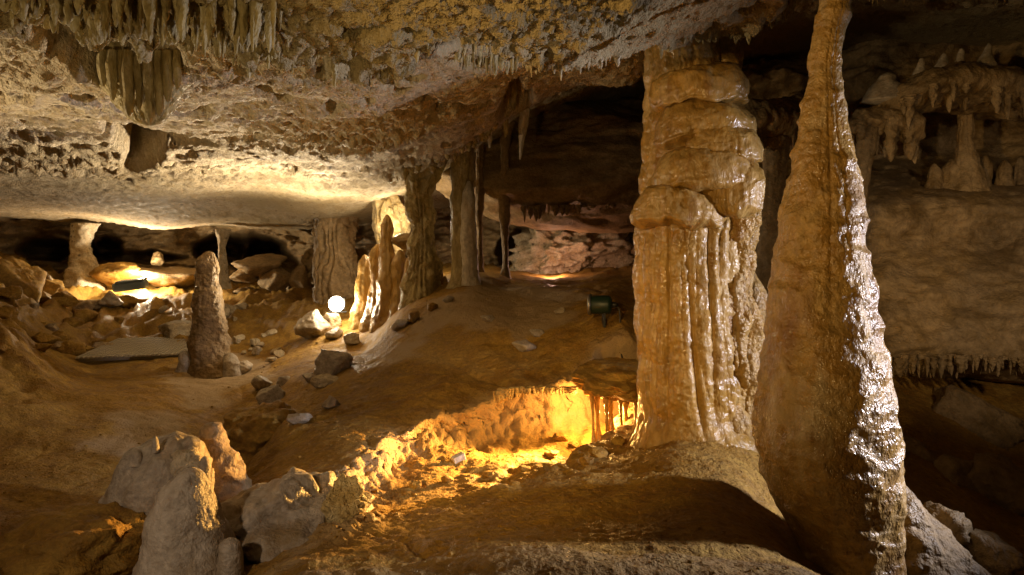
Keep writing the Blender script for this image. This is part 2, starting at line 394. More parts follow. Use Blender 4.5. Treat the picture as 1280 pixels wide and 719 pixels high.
def build_ground():
    az = az_samples(640)
    l = np.concatenate([np.geomspace(0.05, 2.2, 30, endpoint=False), np.geomspace(2.2, 3.1, 100, endpoint=False), np.geomspace(3.1, 6.2, 350, endpoint=False),
                        np.geomspace(6.2, 10, 130, endpoint=False), np.geomspace(10, 22, 90)])
    A, R = np.meshgrid(az, l, indexing='ij')
    x = R * np.sin(A); y = R * np.cos(A)
    z = gtps(warpq(x, y))
    far = sstep(14, 18, R); z = z * (1 - far) + 1.1 * far
    p0 = np.stack([x, y, 0 * x], -1)
    # undulation
    p3 = np.stack([x, y, z], -1)
    # the lamp-lit hollow
    wob = 0.09 * fbm(p0, 2.2, 3, 0.55, 2)
    sd = poly_sdf(x, y, pit_poly) + wob * 0.8
    # distance-dependent wall steepness: far side is a wall, near side a slope
    back = sstep(4.2, 4.9, y - 0.35 * x)
    m = sstep(0.02, -0.16, sd) * back + sstep(0.02, -0.20, sd) * (1 - back)
    floor = 0.285 + 0.05 * fbm(p0, 1.6, 2, 0.5, 4) + 0.05 * np.clip(lumps(p0, 9.0, 3) - 0.2, 0, 1) * np.maximum(sstep(-0.18, -0.06, sd), sstep(-0.6, -0.9, x)) + 0.02 * lumps(p0, 24, 1) * sstep(-0.6, -0.9, x)
    zz = z * (1 - m) + np.minimum(floor, z - 0.02) * m
    # undercut below the far lip
    und = m * (1 - m) * 4 * back
    y = y + und * 0.10 + 0.16 * m * back * sstep(-0.4, 0, sd)
    # crust along the lip: knobby crystals
    crust = np.exp(-((sd + 0.03) / 0.13) ** 2) * sstep(5.9, 4.6, R + 0.0 * x)
    crust_all = np.exp(-((sd + 0.05) / 0.14) ** 2) * np.maximum(back, sstep(-0.55, -0.75, x))
    frontlip = np.exp(-((sd - 0.02) / 0.30) ** 2) * (1 - back)
    z = zz
    z = z - 0.015 * np.exp(-((sd - 0.38) / 0.20) ** 2) * (1 - back) * (1 - m) - 0.05 * frontlip * (1 - m)
    near = sstep(0.05, -0.05, poly_sdf(x, y, near_poly) + 0.05 * fbm(p0, 2.5, 3, 0.5, 8))
    z = z + 0.03 * near
    lo = sstep(14, 9, R)
    z = z + 0.045 * fbm(p0, 1.1, 3, 0.5, 1) * (1 - 0.7 * m) * (1 - 0.9 * frontlip) + 0.010 * fbm(p0, 4, 3, 0.5, 5)
    rocky = np.clip(0.25 + 0.9 * fbm(p0, 0.7, 2, 0.5, 12), 0.1, 1.0)
    z = z + 0.010 * rocky * fbm(p0, 11, 3, 0.6, 6) + 0.003 * fbm(p0, 42, 2, 0.6, 7) + 0.014 * np.clip(gnoise(p0 * 17 + 3) - .3, 0, 1) + 0.020 * np.clip(ridged(p0, 3.1, 4, .55, 71) - .55, 0, 1) * rocky - 0.03 * sstep(.93, .995, 1 - np.abs(gnoise(p0 * 1.1 + 40))) * rocky
    z = z + crust_all * (0.045 * lumps(p0, 9, 4) + 0.03 * np.abs(gnoise(p0 * 26))) * 1.0
    backf = sstep(9.5, 12.5, R)
    z = z + backf * (0.16 * ridged(p0, 1.3, 4, 0.55, 3) - 0.05)
    leftslope = sstep(-0.52, -0.66, np.arctan2(x, np.maximum(y, .01))) * sstep(6, 8.5, R)
    z = z + leftslope * (0.45 + 0.25 * ridged(p0, 1.4, 4, 0.55, 9))
    V = np.stack([x, y, z], -1)
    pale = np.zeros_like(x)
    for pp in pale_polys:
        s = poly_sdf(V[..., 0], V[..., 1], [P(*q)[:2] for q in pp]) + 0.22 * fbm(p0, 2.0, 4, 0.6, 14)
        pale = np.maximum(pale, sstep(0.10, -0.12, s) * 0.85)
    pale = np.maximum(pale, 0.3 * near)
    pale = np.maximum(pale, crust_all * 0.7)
    nrm = normals(V, True, False)
    V = V + nrm * (0.006 * crust_all * gnoise(V * 60) + (m * (1 - m) * 4) * (0.05 * lumps(V, 8, 3) + 0.03 * lumps(V, 20, 5)) + 0.004 * fbm(V, 21, 2, .6, 3))[..., None]
    V[:, 0] = V[:, 0].mean(0)
    GRID['g'] = (az, l, V[..., 2].copy())
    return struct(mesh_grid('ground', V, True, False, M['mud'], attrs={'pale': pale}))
build_ground()

# ------------------------------------------------------------------ ceiling
c_pts = [(0,275,13.5),(200,287,13.5),(400,287,12.5),(300,240,9.5),(100,240,9.2),(440,255,10),(500,222,8.2),(560,195,7.8),(610,165,7.4),
 (0,75,3.5),(0,160,5.2),(150,150,4.8),(300,100,3.9),(300,180,6.0),(450,70,3.5),(450,150,5.2),(600,110,4.9),(700,75,4.5),(700,110,6.3),(780,100,5.8),(640,140,6.6),(520,180,6.5),
 (0,-28,2.6),(200,-28,2.6),(350,-25,2.6),(480,0,2.75),(600,10,2.9),(700,25,3.1),(800,10,3.6),(860,15,4.5)]
cx_ = [P(*p) for p in c_pts] + [np.array(p) for p in
 [(-1.5,1.2,2.55),(0,1.2,2.65),(1.5,1.4,3.1),(0,0,2.7),(-3,0,2.5),(3,0,3.3),(0,-3,2.7),(-4,2.5,2.5),(4.5,3,3.8),(-8,6,2.5),(6,5,4.0),(-5,-4,2.6),(5,-4,3.2),
  (0,17,2.6),(-8,16,2.4),(7,9,4.1),(2.5,5,3.55),(1.6,4.4,3.25),(3.2,6.5,4.1),(2.0,8,4.0),(1.0,9.5,3.9),(0.2,10,3.6),(4.2,7.5,4.2),(1.2,3.2,3.0),(2.2,3.5,3.35),(-12,9,2.4),(12,9,4.0)]]
cx_ = np.array(cx_)
ctps = TPS(warpq(cx_[:, 0], cx_[:, 1]), cx_[:, 2], 3e-4)
def xy(*pts): return [P(*p)[:2] for p in pts]
# hanging shelf near the camera that carries the fringe
ledge_poly = xy((-150,40,2.9),(0,40,2.75),(120,40,2.85),(240,40,2.85),(360,40,2.9),(430,40,3.2),(500,40,3.3),(560,40,3.0),(620,40,3.1),(680,40,3.5),(760,40,3.9),(820,40,4.3),(930,40,4.5),(1000,40,3.6)) + [(1.4,1.5),(0.5,-.5),(-2.5,-.5),(-3.2,1.5)]
recess_poly = xy((10,50,2.78),(120,50,2.9),(235,50,2.9),(232,70,3.7),(130,75,3.9),(50,60,3.5))
recess2_poly = xy((520,50,3.05),(570,50,2.98),(630,50,3.1),(660,50,3.6),(650,50,4.2),(600,60,4.0),(545,60,3.6))
recess3_poly = xy((630,60,5.2),(650,60,4.9),(668,60,5.6),(660,60,7.2),(625,60,7.2),(620,60,6.2))
recess4_poly = xy((700,60,3.65),(790,60,4.1),(800,60,4.8),(740,60,4.9),(700,60,4.3))
hole_poly = xy((132,165,5.05),(188,170,5.25),(250,178,5.6),(262,185,6.0),(215,190,6.1),(195,212,7.0),(160,216,7.3),(148,200,6.4))
lip_poly = xy((60,290,13.3),(420,292,12.6),(500,290,16),(0,290,18),(-40,290,14))
def ceil_base(x, y):
    return ctps(warpq(x, y))
def build_ceiling():
    az = az_samples(600)
    l = np.concatenate([np.geomspace(0.05, 2.3, 30, endpoint=False), np.geomspace(2.3, 6.5, 330, endpoint=False), np.geomspace(6.5, 22, 170)])
    A, R = np.meshgrid(az, l, indexing='ij')
    x = R * np.sin(A); y = R * np.cos(A)
    z = ceil_base(x, y)
    far = sstep(14.5, 18, R); z = z * (1 - far) + np.clip(z, 2.4, 4.2) * far
    p0 = np.stack([x, y, 0 * x], -1)
    wob = 0.10 * fbm(p0, 2.0, 3, 0.55, 22)
    sd = poly_sdf(x, y, ledge_poly) + wob
    ledge = sstep(0.03, -0.07, sd)
    z = z - 0.13 * ledge
    z = z - 0.05 * np.exp(-((sd + 0.05) / 0.07) ** 2)
    for poly, dep, sh in ((recess_poly, 0.95, .04), (recess2_poly, 0.8, .04), (recess3_poly, 0.9, .1), (recess4_poly, 0.8, .05), (hole_poly, 0.55, .04)):
        s = poly_sdf(x, y, poly) + wob * 0.7
        z = z + dep * sstep(0.02, -sh - .06, s)
    z = z + 0.12 * sstep(0.1, -0.25, poly_sdf(x, y, lip_poly) + wob)
    pop = np.clip(0.55 + 0.9 * fbm(p0, 0.55, 2, 0.5, 31), 0.25, 1.15) * (1 - 0.55 * sstep(8, 11, R))
    z = z + 0.05 * fbm(p0, 0.8, 3, 0.5, 25)
    z = z - pop * (0.075 * lumps(p0, 5.5, 7) + 0.065 * lumps(p0, 13, 3) + 0.028 * lumps(p0, 34, 5))
    # shallow bedding scars
    z = z + 0.03 * ridged(p0 * np.array([0.35, 1.0, 1.0]), 2.0, 3, 0.5, 40) * (1 - 0.6 * sstep(7, 11, R))
    pit = sstep(0.34, 0.50, fbm(p0, 4.2, 2, 0.5, 44)) * sstep(10, 6, R)
    z = z + 0.17 * pit
    V = np.stack([x, y, z], -1)
    nrm = normals(V, True, False)
    V = V + nrm * (0.012 * gnoise(V * 22) + 0.006 * gnoise(V * 55))[..., None]
    V[:, 0] = V[:, 0].mean(0)
    GRID['c'] = (az, l, V[..., 2].copy())
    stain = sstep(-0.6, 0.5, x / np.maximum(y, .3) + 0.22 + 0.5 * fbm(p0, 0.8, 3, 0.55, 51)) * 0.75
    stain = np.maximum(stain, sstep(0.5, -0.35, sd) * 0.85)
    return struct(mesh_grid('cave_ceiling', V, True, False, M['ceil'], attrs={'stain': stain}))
build_ceiling()

# ------------------------------------------------------------------ walls
w_pts = []
def W(px, py, d): 
    p = P(px, py, d); w_pts.append((math.atan2(p[0], p[1]) * 3, p[2], math.hypot(p[0], p[1])))
for px, d in ((0,12.8),(60,13.8),(120,13.8),(200,13.9),(300,13.9),(380,13.6),(440,12.2),(500,11.6),(560,11.4)):
    W(px, 300, d); W(px, 330, d + .1); W(px, 375, d - .2); W(px, 220, d + .4)
for px, d in ((620,11.8),(700,11.6),(770,11.2)):
    W(px, 350, d); W(px, 290, d + .2); W(px, 180, d - .2); W(px, 100, d)
for px in (850, 930, 1000):
    W(px, 400, 8.4); W(px, 300, 8.6); W(px, 200, 8.6); W(px, 100, 8.8); W(px, 40, 9)
for px, o in ((1080,0.2),(1150,0.1),(1220,0),(1290,-.15)):
    W(px, 445, 5.75+o); W(px, 400, 5.9+o); W(px, 340, 6.25+o); W(px, 290, 6.55+o); W(px, 262, 6.55+o); W(px, 240, 6.75+o); W(px, 212, 7.6+o); W(px, 150, 8.1+o); W(px, 90, 8.3+o); W(px, 30, 8.4+o)
    W(px, 490, 6.5+o); W(px, 560, 6.4+o); W(px, 640, 6.2+o)
for a, r in ((-180,4.5),(-130,4.5),(-90,5),(-65,7.5),(-48,11.5),(45,5.6),(60,5.2),(90,4.6),(130,4.5),(180,4.5)):
    for z in (-.3, 1, 2.2, 3.6): w_pts.append((math.radians(a) * 3, z, r))
w_pts = np.array(w_pts)
wtps = TPS(w_pts[:, :2], w_pts[:, 2], 2e-4)
holes = [(62,312,36,14,3.0),(135,306,14,10,2.0),(185,322,50,7,1.2),(272,313,30,15,2.5),(348,338,30,20,2.0),(215,352,60,5,1.0),(650,310,26,30,1.0)]
def build_wall():
    az = az_samples(700); zz = np.linspace(-0.5, 4.7, 240)
    A, Z = np.meshgrid(az, zz, indexing='ij')
    r = wtps(np.stack([A * 3, Z], -1))
    r = np.clip(r, 4.0, 19)
    x = r * np.sin(A); y = r * np.cos(A)
    px = 640 + F * np.tan(np.clip(A, -1.2, 1.2)); py = HZ - (Z - CAMZ) * F / np.maximum(y, .5)
    V = np.stack([x, y, Z], -1)
    wob = 1 + 0.8 * fbm(V, 0.9, 3, 0.5, 61)
    for hx, hy, wx, wy, dep in holes:
        r = r + dep * sstep(1.25, 0.6, np.hypot((px - hx) / wx, (py - hy) / wy) * wob)
    smooth_r = sstep(1040, 1100, px)
    amp = 1 - 0.75 * smooth_r
    r = r + amp * (0.40 * ridged(V * np.array([1, 1, 2.2]), 0.55, 4, 0.55, 62) + 0.12 * ridged(V * np.array([1, 1, 2.5]), 2.4, 3, 0.55, 64)) + 0.03 * fbm(V, 6, 3, 0.55, 65)
    r = r + smooth_r * (0.07 * fbm(V * np.array([1, 1, 0.6]), 2.2, 4, 0.55, 66) + 0.012 * ridged(V * np.array([1, 1, 1.3]), 2.6, 3, .55, 68))
    x = r * np.sin(A); y = r * np.cos(A)
    V = np.stack([x, y, Z], -1)
    return struct(mesh_grid('cave_wall', V, True, False, M['wall']))
build_wall()

# ------------------------------------------------------------------ the large tiered column
def place(o, root): return hang(o, root)
def big_column():
    d = 4.6
    root = empty('flowstone_column', P(870, 535, d))
    tag(root, 'massive amber flowstone column with stacked bulging tiers above a fluted shaft', 'column')
    def fl(n, a, seed, warp=.5, zf=.7):
        return lambda TH, T, V: a * flute(TH, V, n, seed, warp, zf)
    rows = [(848,-12,58),(850,20,46),(852,60,46),(856,95,48),(858,140,50),(860,200,54),(860,240,58),(858,275,54),(856,300,52),(858,360,52),(860,420,54),(862,480,57),(866,515,64),(870,540,76),(874,575,92)]
    def shaft(TH, T, V):
        low = sstep(P(0,255,d)[2], P(0,290,d)[2], V[..., 2]) * sstep(P(0,535,d)[2], P(0,470,d)[2], V[..., 2])
        up = sstep(P(0,150,d)[2], P(0,60,d)[2], V[..., 2])
        return (0.008 + 0.05 * low + 0.02 * up) * flute(TH, V, 19, 1.3, 0.7, 0.35) + low * .018 * flute(TH, V, 41, 4.0, .5, .6) + .05 * low
    place(tube('shaft', column_path(rows, d), 280, 420, M['flow'], shaft, caps=(False, False), seed=1), root)
    place(tube('side_rib', column_path([(834,-10,30),(830,30,23),(827,80,19),(823,160,18),(817,240,19),(816,300,16),(817,360,13),(820,400,8)], d), 80, 240, M['flow'], fl(6, .014, 4), seed=2), root)
    tiers = [(874, 84, 138, 56, -.12, .9), (880, 128, 182, 60, -.17, .85), (904, 154, 206, 45, -.30, .7), (882, 182, 240, 65, -.21, .8), (916, 200, 266, 37, -.32, .7), (850, 230, 282, 59, -.19, .85)]
    for k, (c, y0, y1, w, dd, sq) in enumerate(tiers):
        h = y1 - y0
        rr = [(c - 4, y0 - 4, 3), (c - 3, y0, w * .40), (c - 1, y0 + h * .14, w * .72), (c, y0 + h * .34, w * .93), (c, y0 + h * .56, w), (c, y0 + h * .8, w * 1.0), (c, y0 + h * .95, w * .92), (c, y0 + h * 1.0, w * .75), (c, y0 + h * 1.06, w * .45)]
        def td(TH, T, V, k=k): return (0.026 * flute(TH, V, 15 + 2 * k, k * 2.1, 0.9, 0.9)) * sstep(.3, .75, T) + .006 * ridged(V, 5, 2, .5, k)
        place(tube('tier', column_path(rr, d + dd), 150, 80, M['flow'], td, caps=(True, True), seed=5 + k, rough=.8, squash=sq, zn=.04), root)
    dr = [(916,240,20),(920,270,28),(920,310,26),(918,360,25),(922,400,28),(926,450,28),(922,500,23),(918,545,16)]
    place(tube('drapery', column_path(dr, d - .12), 130, 340, M['cone'], fl(11, .040, 9, warp=1.0, zf=1.4), seed=12, rough=1.8), root)
    dr = [(940,340,4),(944,375,13),(950,420,14),(946,480,13),(940,540,10)]
    place(tube('drapery', column_path(dr, d + .02), 60, 160, M['cone'], fl(6, .02, 3, 1.0, 1.4), seed=13, rough=1.5), root)
    dr = [(896,240,12),(900,285,15),(898,350,13),(898,420,14),(903,470,15),(910,520,17),(918,548,22)]
    place(tube('drapery', column_path(dr, d - .17), 70, 240, M['cone'], fl(7, .026, 7, 1.0, 1.4), seed=14, rough=1.8), root)
    return root
big_column()

# ------------------------------------------------------------------ the leaning cone column
def cone_column():
    d = 3.25
    root = empty('cone_column', P(1050, 700, d))
    tag(root, 'tall tapering wet flowstone column, a slender neck widening to a bulbous foot', 'column')
    rows = [(1046,-30,21),(1042,10,17),(1036,45,16),(1031,80,16),(1031,130,23),(1030,180,33),(1030,240,43),(1029,300,52),(1029,360,59),(1030,420,65),(1031,480,75),(1031,530,81),(1034,575,80),(1042,620,74),(1054,660,64),(1066,700,58),(1075,740,62)]
    def dd(TH, T, V):
        return 0.006 * fbm(V * np.array([1, 1, .6]), 7, 3, .5, 31) + 0.003 * np.abs(gnoise(V * 20)) + 0.008 * flute(TH, V, 9, 2.0, .8, .4) + 0.02 * np.clip(ridged(V * np.array([1, 1, 1.8]), 3.2, 2, .5, 8) - .6, 0, 1) + .003 * ridged(V * np.array([1, 1, 3.0]), 6, 2, .5, 11) + .015 * fbm(V, 1.6, 2, .5, 19)
    place(tube('shaft', column_path(rows, d), 260, 460, M['cone'], dd, caps=(False, False), seed=21, rough=.4), root)
    foot = [(1110,600,6),(1118,640,38),(1128,680,64),(1140,720,90),(1160,790,120)]
    place(tube('foot', column_path(foot, d + .15), 160, 160, M['wall'], lambda TH, T, V: .03 * ridged(V, 4, 3, .5, 3), seed=23), root)
    return root
cone_column()

# ------------------------------------------------------------------ other columns, stalagmites
def fl(n, a, seed=0.0, warp=.5, zf=.7):
    return lambda TH, T, V: a * flute(TH, V, n, seed, warp, zf)
def single(name, rows, d, mat, label, cat, nth=70, nt=120, disp=None, group=None, seed=0.0, rough=1.0, squash=1.0, caps=(True, True)):
    p = column_path(rows, d)
    o = tube(name, p, nth, nt, M[mat], disp, caps=caps, seed=seed, rough=rough, squash=squash)
    return tag(o, label, cat, group)

single('slender_column', [(279,286,10),(278,300,6.5),(278,325,6),(279,345,7),(279,362,11)], 12.4, 'ceil', 'slender pale column rising behind the dark stalagmite to the bright ceiling', 'column', 40, 80, fl(7, .01, 1), seed=40)
single('short_column', [(106,278,16),(105,294,13),(104,310,11),(104,324,13),(103,340,18),(103,370,28)], 13.1, 'ceil', 'stubby pale column between two dark openings at the far wall', 'column', 40, 70, fl(9, .05, 2, 1.0, 1.5), seed=41, rough=2.5)
single('fluted_column', [(422,248,34),(420,268,27),(419,300,25),(420,335,25),(421,360,27),(422,385,29),(422,420,34)], 11.3, 'wall', 'broad column of thin vertical folds behind the shining floodlight', 'column', 150, 150, fl(12, .16, 3, 1.2, 1.5), seed=42, squash=.7, rough=2.0)
single('thick_column', [(530,170,40),(527,205,26),(524,235,18),(527,270,15),(530,310,17),(527,350,21),(529,385,32)], 8.4, 'olive', 'thick olive brown column beside the white streaked column', 'column', 120, 170, fl(11, .05, 4, 1.0, 1.2), seed=43, rough=2.0)
r = empty('white_column', P(580, 355, 8.2)); tag(r, 'straight column with a white streaked face standing on the flowstone plateau', 'column')
place(tube('shaft', column_path([(581,150,22),(579,190,15),(578,225,14),(579,270,15),(580,320,16),(581,348,19),(581,362,26)], 8.2), 90, 170, M['olive'], fl(11, .018, 5), seed=44, rough=.7), r)
place(tube('white_face', column_path([(586,226,2),(586,240,7),(586,280,9.5),(587,320,10.5),(588,345,11),(589,358,13)], 8.04), 60, 130, M['white'], fl(8, .010, 6), seed=45, rough=.7), r)
r = empty('dark_stalagmite', P(261, 448, 8.4)); tag(r, 'tall blunt stalagmite in shadow with a bright lit edge beside the ribbed walkway', 'stalagmite')
place(tube('body', column_path([(261,314,2),(261,317,6),(260,323,9.5),(259,340,12.5),(260,365,16.5),(261,392,20),(262,412,20),(261,430,22.5),(262,448,23),(262,470,30)], 8.4), 130, 190, M['wall'],
     lambda TH, T, V: .012 * lumps(V, 16, 2) + .014 * flute(TH, V, 11, 2), seed=46, rough=1.2), r)
for k, (px, y0, y1, w) in enumerate(((231,438,468,11),(254,433,464,9.5),(287,441,474,13),(272,440,468,8))):
    p = on_ground(px, y1 - 4)
    single('stub_stalagmite', [(px, y0, 2), (px, y0 + 4, w * .55), (px + 1, (y0 + y1) / 2, w * .85), (px, y1 - 4, w), (px, y1 + 4, w * 1.3)], p[1], 'grey',
           ['rounded dark stub at the left foot of the tall blunt stalagmite', 'small pale edged stub right against the tall blunt stalagmite', 'pointed dark stub to the right of the tall blunt stalagmite', 'narrow stub tucked between the other stubs at the tall stalagmite'][k], 'stalagmite', 40, 50, seed=50 + k)

# foreground
r = empty('front_stalagmite', P(238, 740, 3.1)); tag(r, 'large smooth grey cone shaped stalagmite at the bottom edge of the picture', 'stalagmite')
place(tube('cone', column_path([(240,584,2),(239,588,10),(236,600,21),(233,625,34),(233,655,46),(236,690,57),(238,725,66),(240,770,76)], 3.1), 170, 200, M['grey'],
     lambda TH, T, V: .006 * fbm(V, 12, 3, .6, 3), seed=60, rough=.45), r)
place(tube('knob', column_path([(287,672,2),(287,676,9),(288,690,13),(288,715,15),(288,760,18)], 3.0), 50, 60, M['grey'], seed=61, rough=.5), r)
r = empty('broken_stump', P(205, 690, 3.75)); tag(r, 'broad broken stalagmite stump with a pale orange face behind the grey cone', 'stalagmite')
place(tube('stump', column_path([(218,543,3),(216,548,20),(212,558,38),(208,575,50),(205,598,57),(200,625,60),(196,660,60),(190,700,66),(188,740,74)], 3.75), 170, 180, M['grey'],
     lambda TH, T, V: .012 * ridged(V, 5, 2, .5, 9) + .018 * flute(TH, V, 9, 4) - .05 * np.clip(gnoise(V * 3), 0, 1), seed=62, rough=.9, zn=.04), r)
for px, y0, y1, w, d in ((194,545,566,5,3.6),(256,570,620,6,3.55),(240,558,580,9,3.65),(170,562,582,8,3.6)):
    place(tube('knob', column_path([(px, y0, 1.5), (px, y0 + 4, w * .7), (px, (y0 + y1) / 2, w), (px, y1, w * 1.3)], d), 30, 40, M['grey'], seed=px, rough=.6), r)
place(tube('orange_face', column_path([(232,562,4),(232,575,18),(228,600,24),(222,640,24),(214,680,16),(212,700,4)], 3.62), 80, 100, M['ceil'], lambda TH, T, V: .02 * ridged(V, 9, 3, .5, 2), seed=66, squash=.5), r)
single('dark_spur', [(268,528,2),(267,533,6),(270,545,10),(275,565,15),(281,590,20),(286,640,30)], 4.1, 'wall', 'dark leaning spur of rock just behind the broken stump', 'stalagmite', 60, 80, lambda TH, T, V: .03 * ridged(V, 6, 2, .5, 3), seed=67)

# ------------------------------------------------------------------ rocks
def rock_mesh(name, seed, mat, n=44, m=28, cuts=16, rough=.10, ridge=.05):
    rs = np.random.RandomState(seed)
    th = np.linspace(0, 2 * np.pi, n, endpoint=False); ph = np.linspace(0, np.pi, m)
    PH, TH = np.meshgrid(ph, th, indexing='ij')
    D = np.stack([np.sin(PH) * np.cos(TH), np.sin(PH) * np.sin(TH), np.cos(PH)], -1)
    R = np.ones_like(PH)
    for k in range(cuts):
        nrm = rs.normal(size=3); nrm /= np.linalg.norm(nrm); h = rs.uniform(.5, .9)
        dd = D @ nrm
        R = np.where(dd > 1e-3, np.minimum(R, h / np.maximum(dd, 1e-3)), R)
    R = R * (1 + rough * fbm(D, 2.5, 3, .5, seed) + ridge * ridged(D, 4.5, 3, .6, seed))
    V = D * R[..., None]
    V[0] = V[0].mean(0); V[-1] = V[-1].mean(0)
    o = mesh_grid(name, V, False, True, M[mat]); me = o.data; bpy.data.objects.remove(o); return me
SMOOTH = [rock_mesh('mound_shape', 300 + k, mt, 110, 70, 2, .20, .015) for k, mt in enumerate(('grey', 'mud', 'crys'))]
ROCK = {(mt, k): rock_mesh('boulder_shape', 100 + 7 * k + hash(mt) % 1 + i * 31, mt) for i, mt in enumerate(('grey', 'mud', 'wall', 'ceil')) for k in range(5)}
rnd = random.Random(5)
def rock(name, px, py, w, h, mat, label, cat='rock', group=None, d=None, sink=.35, sq=1.0, me=None):
    """a stone whose foot shows at (px, py), w and h in angle units"""
    p = P(px, py, d) if d else on_ground(px, py)
    o = bpy.data.objects.new(name, me or ROCK[(mat, rnd.randrange(5))]); sc.collection.objects.link(o)
    sx = rpx(w / 2, p[1]); sz = rpx(h / 2, p[1])
    o.location = (p[0], p[1] + sx * .6, p[2] + sz * (1 - sink))
    o.scale = (sx * 1.15, sx * 1.15 * sq, sz * 1.2)
    o.rotation_euler = (rnd.uniform(-.2, .2), rnd.uniform(-.2, .2), rnd.uniform(0, 6.28))
    return tag(o, label, cat, group)

rock('big_boulder', 8, 392, 75, 78, 'mud', 'rounded ochre boulder at the foot of the far left wall', 'boulder', d=10.6)
rock('boulder', 133, 384, 30, 22, 'grey', 'dark boulder to the left of the blue lamp box', 'boulder')
rock('boulder', 160, 386, 40, 22, 'mud', 'brown boulder directly in front of the blue lamp box', 'boulder')
rock('flat_rock', 214, 419, 50, 22, 'ceil', 'pale wedge shaped rock behind the ribbed walkway', 'rock')
rock('stone_block', 193, 331, 18, 17, 'wall', 'squarish block on the far rock shelf under the bright ceiling lip', 'rock', d=13.2)
rock('ledge_slab', 205, 352, 80, 26, 'wall', 'long flat rock shelf at the far wall under the squarish block', 'rock', d=13.2, sink=.6)
rock('ledge_slab', 140, 350, 64, 28, 'mud', 'ochre rock shelf below the stubby column', 'rock', d=12.9, sink=.6)
for px, py, w, h in ((305,372,34,16),(345,362,44,30),(375,368,36,40),(318,340,60,26),(300,352,40,18)):
    rock('wall_boulder', px, py, w, h, 'wall', 'brown boulder among the dark hollows at the far wall', 'boulder', 'boulders at the far wall', d=13.2)
for k in range(34):
    px = rnd.uniform(-5, 150); py = rnd.uniform(350, 445) + .1 * (75 - px) * .2
    w = rnd.uniform(9, 34)
    rock('rubble_rock', px, py, w, w * rnd.uniform(.5, .8), rnd.choice(('mud', 'mud', 'wall')), 'broken ochre rock on the rubble slope at the left edge', 'rock', 'rocks on the left rubble slope', sink=.6)
for k in range(16):
    px = rnd.uniform(286, 350); py = rnd.uniform(418, 462); w = rnd.uniform(6, 17)
    rock('pale_stone', px, py, w, w * rnd.uniform(.6, 1.0), rnd.choice(('ceil', 'grey', 'ceil')), 'small pale stone strewn to the right of the tall blunt stalagmite', 'stone', 'pale stones beside the tall stalagmite')
for k in range(12):
    px = rnd.uniform(200, 300); py = rnd.uniform(365, 410); w = rnd.uniform(6, 18)
    rock('lit_stone', px, py, w, w * rnd.uniform(.5, .8), 'ceil', 'sunny bright stone on the lit bank behind the tall blunt stalagmite'.replace('sunny ', ''), 'stone', 'stones on the bright bank')
rock('lamp_rock', 388, 424, 46, 40, 'grey', 'rounded grey rock that the shining floodlight stands behind', 'rock')
rock('lamp_rock', 410, 412, 26, 26, 'ceil', 'pale pointed rock touching the shining floodlight', 'rock')
rock('lamp_rock', 418, 424, 22, 18, 'grey', 'small dark rock under the shining floodlight', 'rock')
rock('black_rock', 414, 470, 46, 40, 'grey', 'blackish rock lying below the floodlight with a pale stone at its foot', 'rock')
rock('pale_flat_stone', 406, 482, 36, 14, 'ceil', 'bright pale flat stone at the foot of the blackish rock', 'stone')
rock('dark_rock', 318, 566, 95, 60, 'mud', 'large dark brown rock behind the broken stump', 'rock', sink=.5, me=SMOOTH[1])
for px, py, w, h in ((336,508,34,30),(325,488,22,20),(352,482,18,14),(412,512,22,18),(386,478,18,14),(438,432,22,16),(372,530,26,16),(300,468,24,18)):
    rock('floor_rock', px, py, w, h, 'grey', 'dark stone on the floor between floodlight and broken stump', 'stone', 'dark stones on the middle floor')
for px, py, w, h in ((462,398,20,16),(500,412,24,16),(516,404,16,18),(490,384,18,14),(540,388,14,12),(610,402,18,10),(560,378,12,10),(655,440,26,18),(700,392,14,9),(672,420,18,10)):
    rock('plateau_stone', px, py, w, h, rnd.choice(('grey', 'mud')), 'small stone on the flowstone slope below the columns', 'stone', 'stones on the flowstone slope')
rock('pale_mound', 345, 705, 180, 110, 'grey', 'pale lumpy rock mound to the right of the grey cone', 'rock', d=3.35, sink=.55, me=SMOOTH[0])
rock('golden_knob', 425, 650, 46, 60, 'ceil', 'golden lit knob of rock at the left tip of the glowing hollow', 'rock', d=3.35, sink=.5, me=SMOOTH[2])
rock('low_mound', 75, 735, 170, 90, 'mud', 'low brown rock mound at the bottom left corner', 'rock', d=3.2, sink=.5, me=SMOOTH[1])
rock('lower_right_boulder', 1150, 610, 90, 60, 'wall', 'dark slanting boulder beside the foot of the cone column', 'boulder', d=5.0)
for px, py, w, h, d, t in ((1235,560,130,80,5.6,'broad dark boulder under the fringed ledge'),(1200,615,80,50,4.8,'dark flat boulder in the lower right hollow'),(1275,640,110,70,4.6,'dark boulder cut off by the right edge of the picture'),(1185,690,70,58,3.5,'rounded lump at the flank of the cone column foot'),(1255,725,80,60,3.4,'brown rock in the bottom right corner')):
    rock('boulder', px, py, w, h, 'wall', t, 'boulder', d=d)
# inside the hollow
for px, py, w, h in ((700,552,20,12),(748,572,22,12),(690,572,18,9),(655,590,14,8),(612,598,14,8),(735,582,18,12),(772,556,18,10),(560,604,16,9),(520,612,18,10),(716,560,14,9)):
    rock('hollow_stone', px, py, w, h, 'mud', 'ochre stone on the floor of the glowing hollow', 'stone', 'stones in the glowing hollow')

